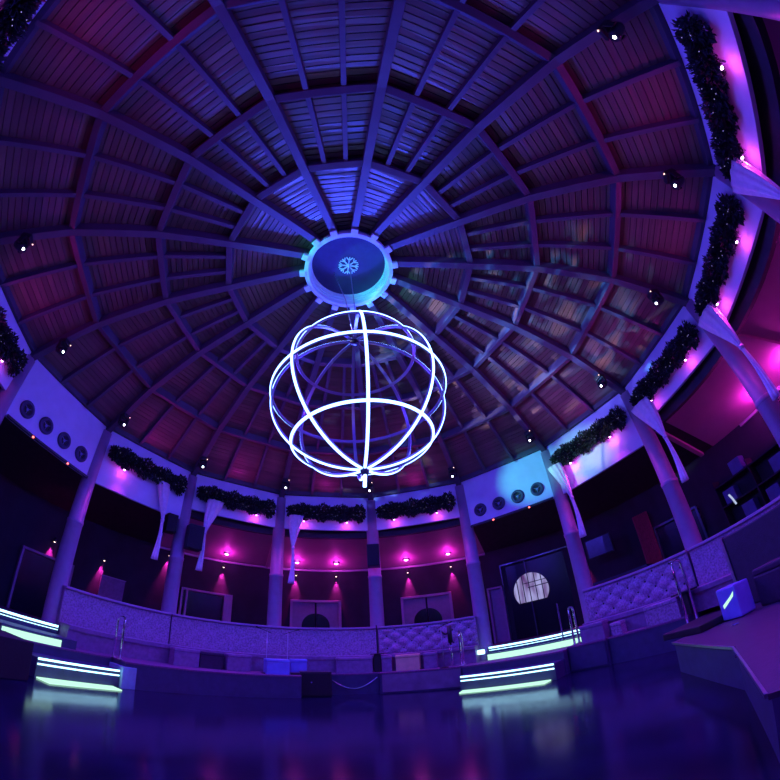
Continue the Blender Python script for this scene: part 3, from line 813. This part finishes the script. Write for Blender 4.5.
# glowing sphere ---------------------------------------------------------
sp = thing('glowing_sphere', 'large openwork sphere of glowing white neon hoops hanging under the dome', 'chandelier', (.1, 0, 5.49))
RH, RV = 1.575, 1.45
def hoop(parent, frames, name, m_band, m_led):
    # frames: list of (point, outward normal, width direction); closed loop
    rb = []; rl = []
    for p, n, w in frames:
        rb.append([p+w*-.03+n*-.03, p+w*.03+n*-.03, p+w*.03, p+w*-.03])
        rl.append([p+w*.022+n*.001, p+w*.02+n*.012, p+w*.009+n*.02, p+w*-.009+n*.02, p+w*-.02+n*.012, p+w*-.022+n*.001])
    o = MB().loft(rb, closed_v=True).build(name, m_band, parent)
    MB().loft(rl, closed_v=True).build('neon_tube', m_led, o, smooth=True)
N_ = 96
for k in range(4):
    a = rad(4+45*k); e = Vector((math.sin(a), -math.cos(a), 0)); wd = Vector((math.cos(a), math.sin(a), 0))
    fr = []
    for i in range(N_):
        t = 2*PI*i/N_
        p = e*RH*math.cos(t)+Vector((0, 0, RV*math.sin(t)))
        nn = (e*math.cos(t)/RH+Vector((0, 0, math.sin(t)/RV))).normalized()
        fr.append((p, nn, wd))
    hoop(sp, fr, 'vertical_hoop', M['hoop'], M['neon'])
for lat in (42, 0, -42):
    l = rad(lat); fr = []
    for i in range(N_):
        t = 2*PI*i/N_; e = Vector((math.cos(t), math.sin(t), 0))
        p = e*RH*math.cos(l)+Vector((0, 0, RV*math.sin(l)))
        nn = (e*math.cos(l)/RH+Vector((0, 0, math.sin(l)/RV))).normalized()
        tt = Vector((-math.sin(t), math.cos(t), 0)); fr.append((p, nn, nn.cross(tt)))
    hoop(sp, fr, 'horizontal_hoop', M['hoop'], M['neon'])
b = MB(); b.lathe([(0, RV-.06), (.09, RV-.05), (.09, RV+.05), (.03, RV+.1), (0, RV+.1)], 20); b.build('top_hub', M['black'], sp, smooth=True)
b = MB(); b.lathe([(0, -RV-.1), (.05, -RV-.1), (.08, -RV-.02), (.08, -RV+.05), (0, -RV+.06)], 20); b.build('bottom_hub', M['metal'], sp, smooth=True)
b = MB(); b.tube([(.0, 0, -RV-.1), (-.02, 0, -RV-.3)], .028, 10); b.build('bottom_lamp', M['neon'], sp, smooth=True)
b = MB(); b.tube([(0, 0, RV+.08), (-.12, .1, 3.0), (-.38, .1, 4.2)], .012, 8); b.build('suspension_cable', M['metal'], sp, smooth=True)
b = MB(); b.tube([(0.02, 0, RV+.08), (.08, .0, 2.2), (.03, -.2, 4.2)], .01, 8); b.build('power_cable', M['hoop'], sp, smooth=True)
sp.rotation_euler = (0, rad(-1.5), 0)

# coloured pattern projections from heads on the left, and added spots --------------------
def gobo(src, tgt, angle, c1, c2, power, scale):
    l = bpy.data.lights.new('pattern_beam', 'SPOT'); l.energy = power; l.spot_size = rad(angle); l.spot_blend = .4; l.shadow_soft_size = .01
    l.use_nodes = True; nt = l.node_tree; N = nt.nodes; L = nt.links
    e = N.get('Emission'); tc = N.new('ShaderNodeTexCoord'); mp = N.new('ShaderNodeMapping')
    mp.inputs['Scale'].default_value = (scale, scale*3.2, scale)
    mp.inputs['Rotation'].default_value = (0, 0, .5)
    no = N.new('ShaderNodeTexNoise'); no.inputs['Scale'].default_value = 2.2; no.inputs['Detail'].default_value = 2
    L.new(tc.outputs['Normal'], mp.inputs[0]); L.new(mp.outputs[0], no.inputs['Vector'])
    r = N.new('ShaderNodeValToRGB'); E = r.color_ramp.elements
    E[0].position = .54; E[0].color = (0, 0, 0, 1); E[1].position = .61; E[1].color = (*c1, 1)
    x = E.new(.69); x.color = (*c2, 1)
    L.new(no.outputs[0], r.inputs[0]); L.new(r.outputs[0], e.inputs[0])
    o = bpy.data.objects.new('pattern_beam', l); COL.objects.link(o); o.location = src
    o.rotation_euler = (Vector(tgt)-Vector(src)).to_track_quat('-Z', 'Y').to_euler()
HL = P(7.2, -68.3, 6.6); HL2 = P(7.0, -92.3, 6.7); HC = P(7.2, -20.3, 6.6)
gobo(HL2, P(5.0, 86, 8.6), 17, (.03, .35, 1), (.9, .7, .8), 15000, 4.5)
gobo(HL, P(4.4, 74, 8.8), 26, (.1, .4, 1), (.6, .7, 1), 11000, 4)
gobo(HL2, P(5.4, 97, 8.4), 16, (.1, .5, 1), (.9, .6, .5), 5000, 5)
gobo(HC, P(5.6, 52, 8.3), 24, (.3, .3, 1), (.9, .8, 1), 7000, 4)
light('SPOT', P(6.9, -92.3, 6.6), (.22, .2, 1), 7500, size=.1, target=P(5.2, 66, 8.4), angle=24, blend=1)
light('SPOT', P(6.9, -116.3, 6.6), (.05, .95, .7), 1900, size=.1, target=(0, 0, 9.6), angle=14, blend=.6)  # added cyan spot tinting the oculus ring
gobo(P(6.9, 171.7, 6.6), P(5.3, 12, 8.2), 22, (.15, .3, 1), (.6, .8, 1), 5000, 6)  # added spot imitating blue reflections on the rafters, no head hangs here
# cyan and white floods on the panels right of centre
light('SPOT', P(6.8, -68.3, 6.5), (.1, .9, .8), 5200, size=.05, target=P(8, 47, 6.1), angle=11, blend=.8)
light('SPOT', P(6.8, -44.3, 6.5), (.35, 1, .7), 4200, size=.05, target=P(8, 60, 5.9), angle=11, blend=.9)
light('SPOT', P(6.8, -92.3, 6.5), (1, .75, .55), 3200, size=.05, target=P(8, 66, 5.8), angle=7, blend=.8)

# two added blue spots brightening the crown boards
light('SPOT', P(6.9, 3.7, 6.5), (.03, .07, 1), 6000, size=.1, target=P(2.9, 178, 8.9), angle=40, blend=1)
light('SPOT', P(6.9, -20.3, 6.5), (.03, .07, 1), 2600, size=.1, target=P(3.4, 176, 8.8), angle=46, blend=1)
# world -------------------------------------------------------------------
w = bpy.data.worlds.new('night'); SC.world = w; w.use_nodes = True
w.node_tree.nodes['Background'].inputs[0].default_value = (.01, .006, .03, 1)
w.node_tree.nodes['Background'].inputs[1].default_value = 1

# camera --------------------------------------------------------------------
cd = bpy.data.cameras.new('camera'); cam = bpy.data.objects.new('camera', cd); COL.objects.link(cam); SC.camera = cam
YAW, PITCH, ROLL, FPX, K1, CX, CY = 0.0404704870/57.29578, rad(40.6188), rad(-2.08252589), 371.0080722977118, 0.35957297177153263, 352.7926, 378.5018
cy_, sy_ = math.cos(YAW), math.sin(YAW); cp, sn = math.cos(PITCH), math.sin(PITCH)
F = Vector((sy_*cp, cy_*cp, sn)); Rr = Vector((cy_, -sy_, 0)); U = Rr.cross(F)
X = Rr*math.cos(ROLL)+U*math.sin(ROLL); Y = -Rr*math.sin(ROLL)+U*math.cos(ROLL)
m = Matrix((X, Y, -F)).transposed().to_4x4(); m.translation = Vector((0, -5.28128396, 1.4)); cam.matrix_world = m
cd.type = 'PANO'; cd.panorama_type = 'FISHEYE_LENS_POLYNOMIAL'; cd.fisheye_fov = 2*PI
cd.sensor_fit = 'HORIZONTAL'; cd.sensor_width = 36; cd.sensor_height = 36
# theta = atan(K1*r/FPX)/K1, r in pixels of the 780 frame; fitted as an odd/even quartic in mm
def solve(A, y):
    n = len(y); Mx = [row[:]+[v] for row, v in zip(A, y)]
    for i in range(n):
        p = max(range(i, n), key=lambda q: abs(Mx[q][i])); Mx[i], Mx[p] = Mx[p], Mx[i]
        for j in range(n):
            if j != i:
                f = Mx[j][i]/Mx[i][i]; Mx[j] = [a-f*c for a, c in zip(Mx[j], Mx[i])]
    return [Mx[i][n]/Mx[i][i] for i in range(n)]
S = 780/36
rs = [i*.25 for i in range(1, 108)]
th = [math.atan(K1*r*S/FPX)/K1 for r in rs]
A = [[sum((r/10)**(i+j) for r in rs) for j in range(1, 5)] for i in range(1, 5)]
yv = [sum((r/10)**i*t for r, t in zip(rs, th)) for i in range(1, 5)]
k = solve(A, yv)
cd.fisheye_polynomial_k0 = 0
cd.fisheye_polynomial_k1 = -k[0]/10; cd.fisheye_polynomial_k2 = -k[1]/100; cd.fisheye_polynomial_k3 = -k[2]/1000; cd.fisheye_polynomial_k4 = -k[3]/10000
cd.shift_x = (390-CX)/780; cd.shift_y = (CY-390)/780
cd.clip_start = .02; cd.clip_end = 100

SC.view_settings.view_transform = 'Standard'; SC.view_settings.look = 'None'; SC.view_settings.gamma = 1; SC.view_settings.exposure = 0
SC.view_settings.use_curve_mapping = False
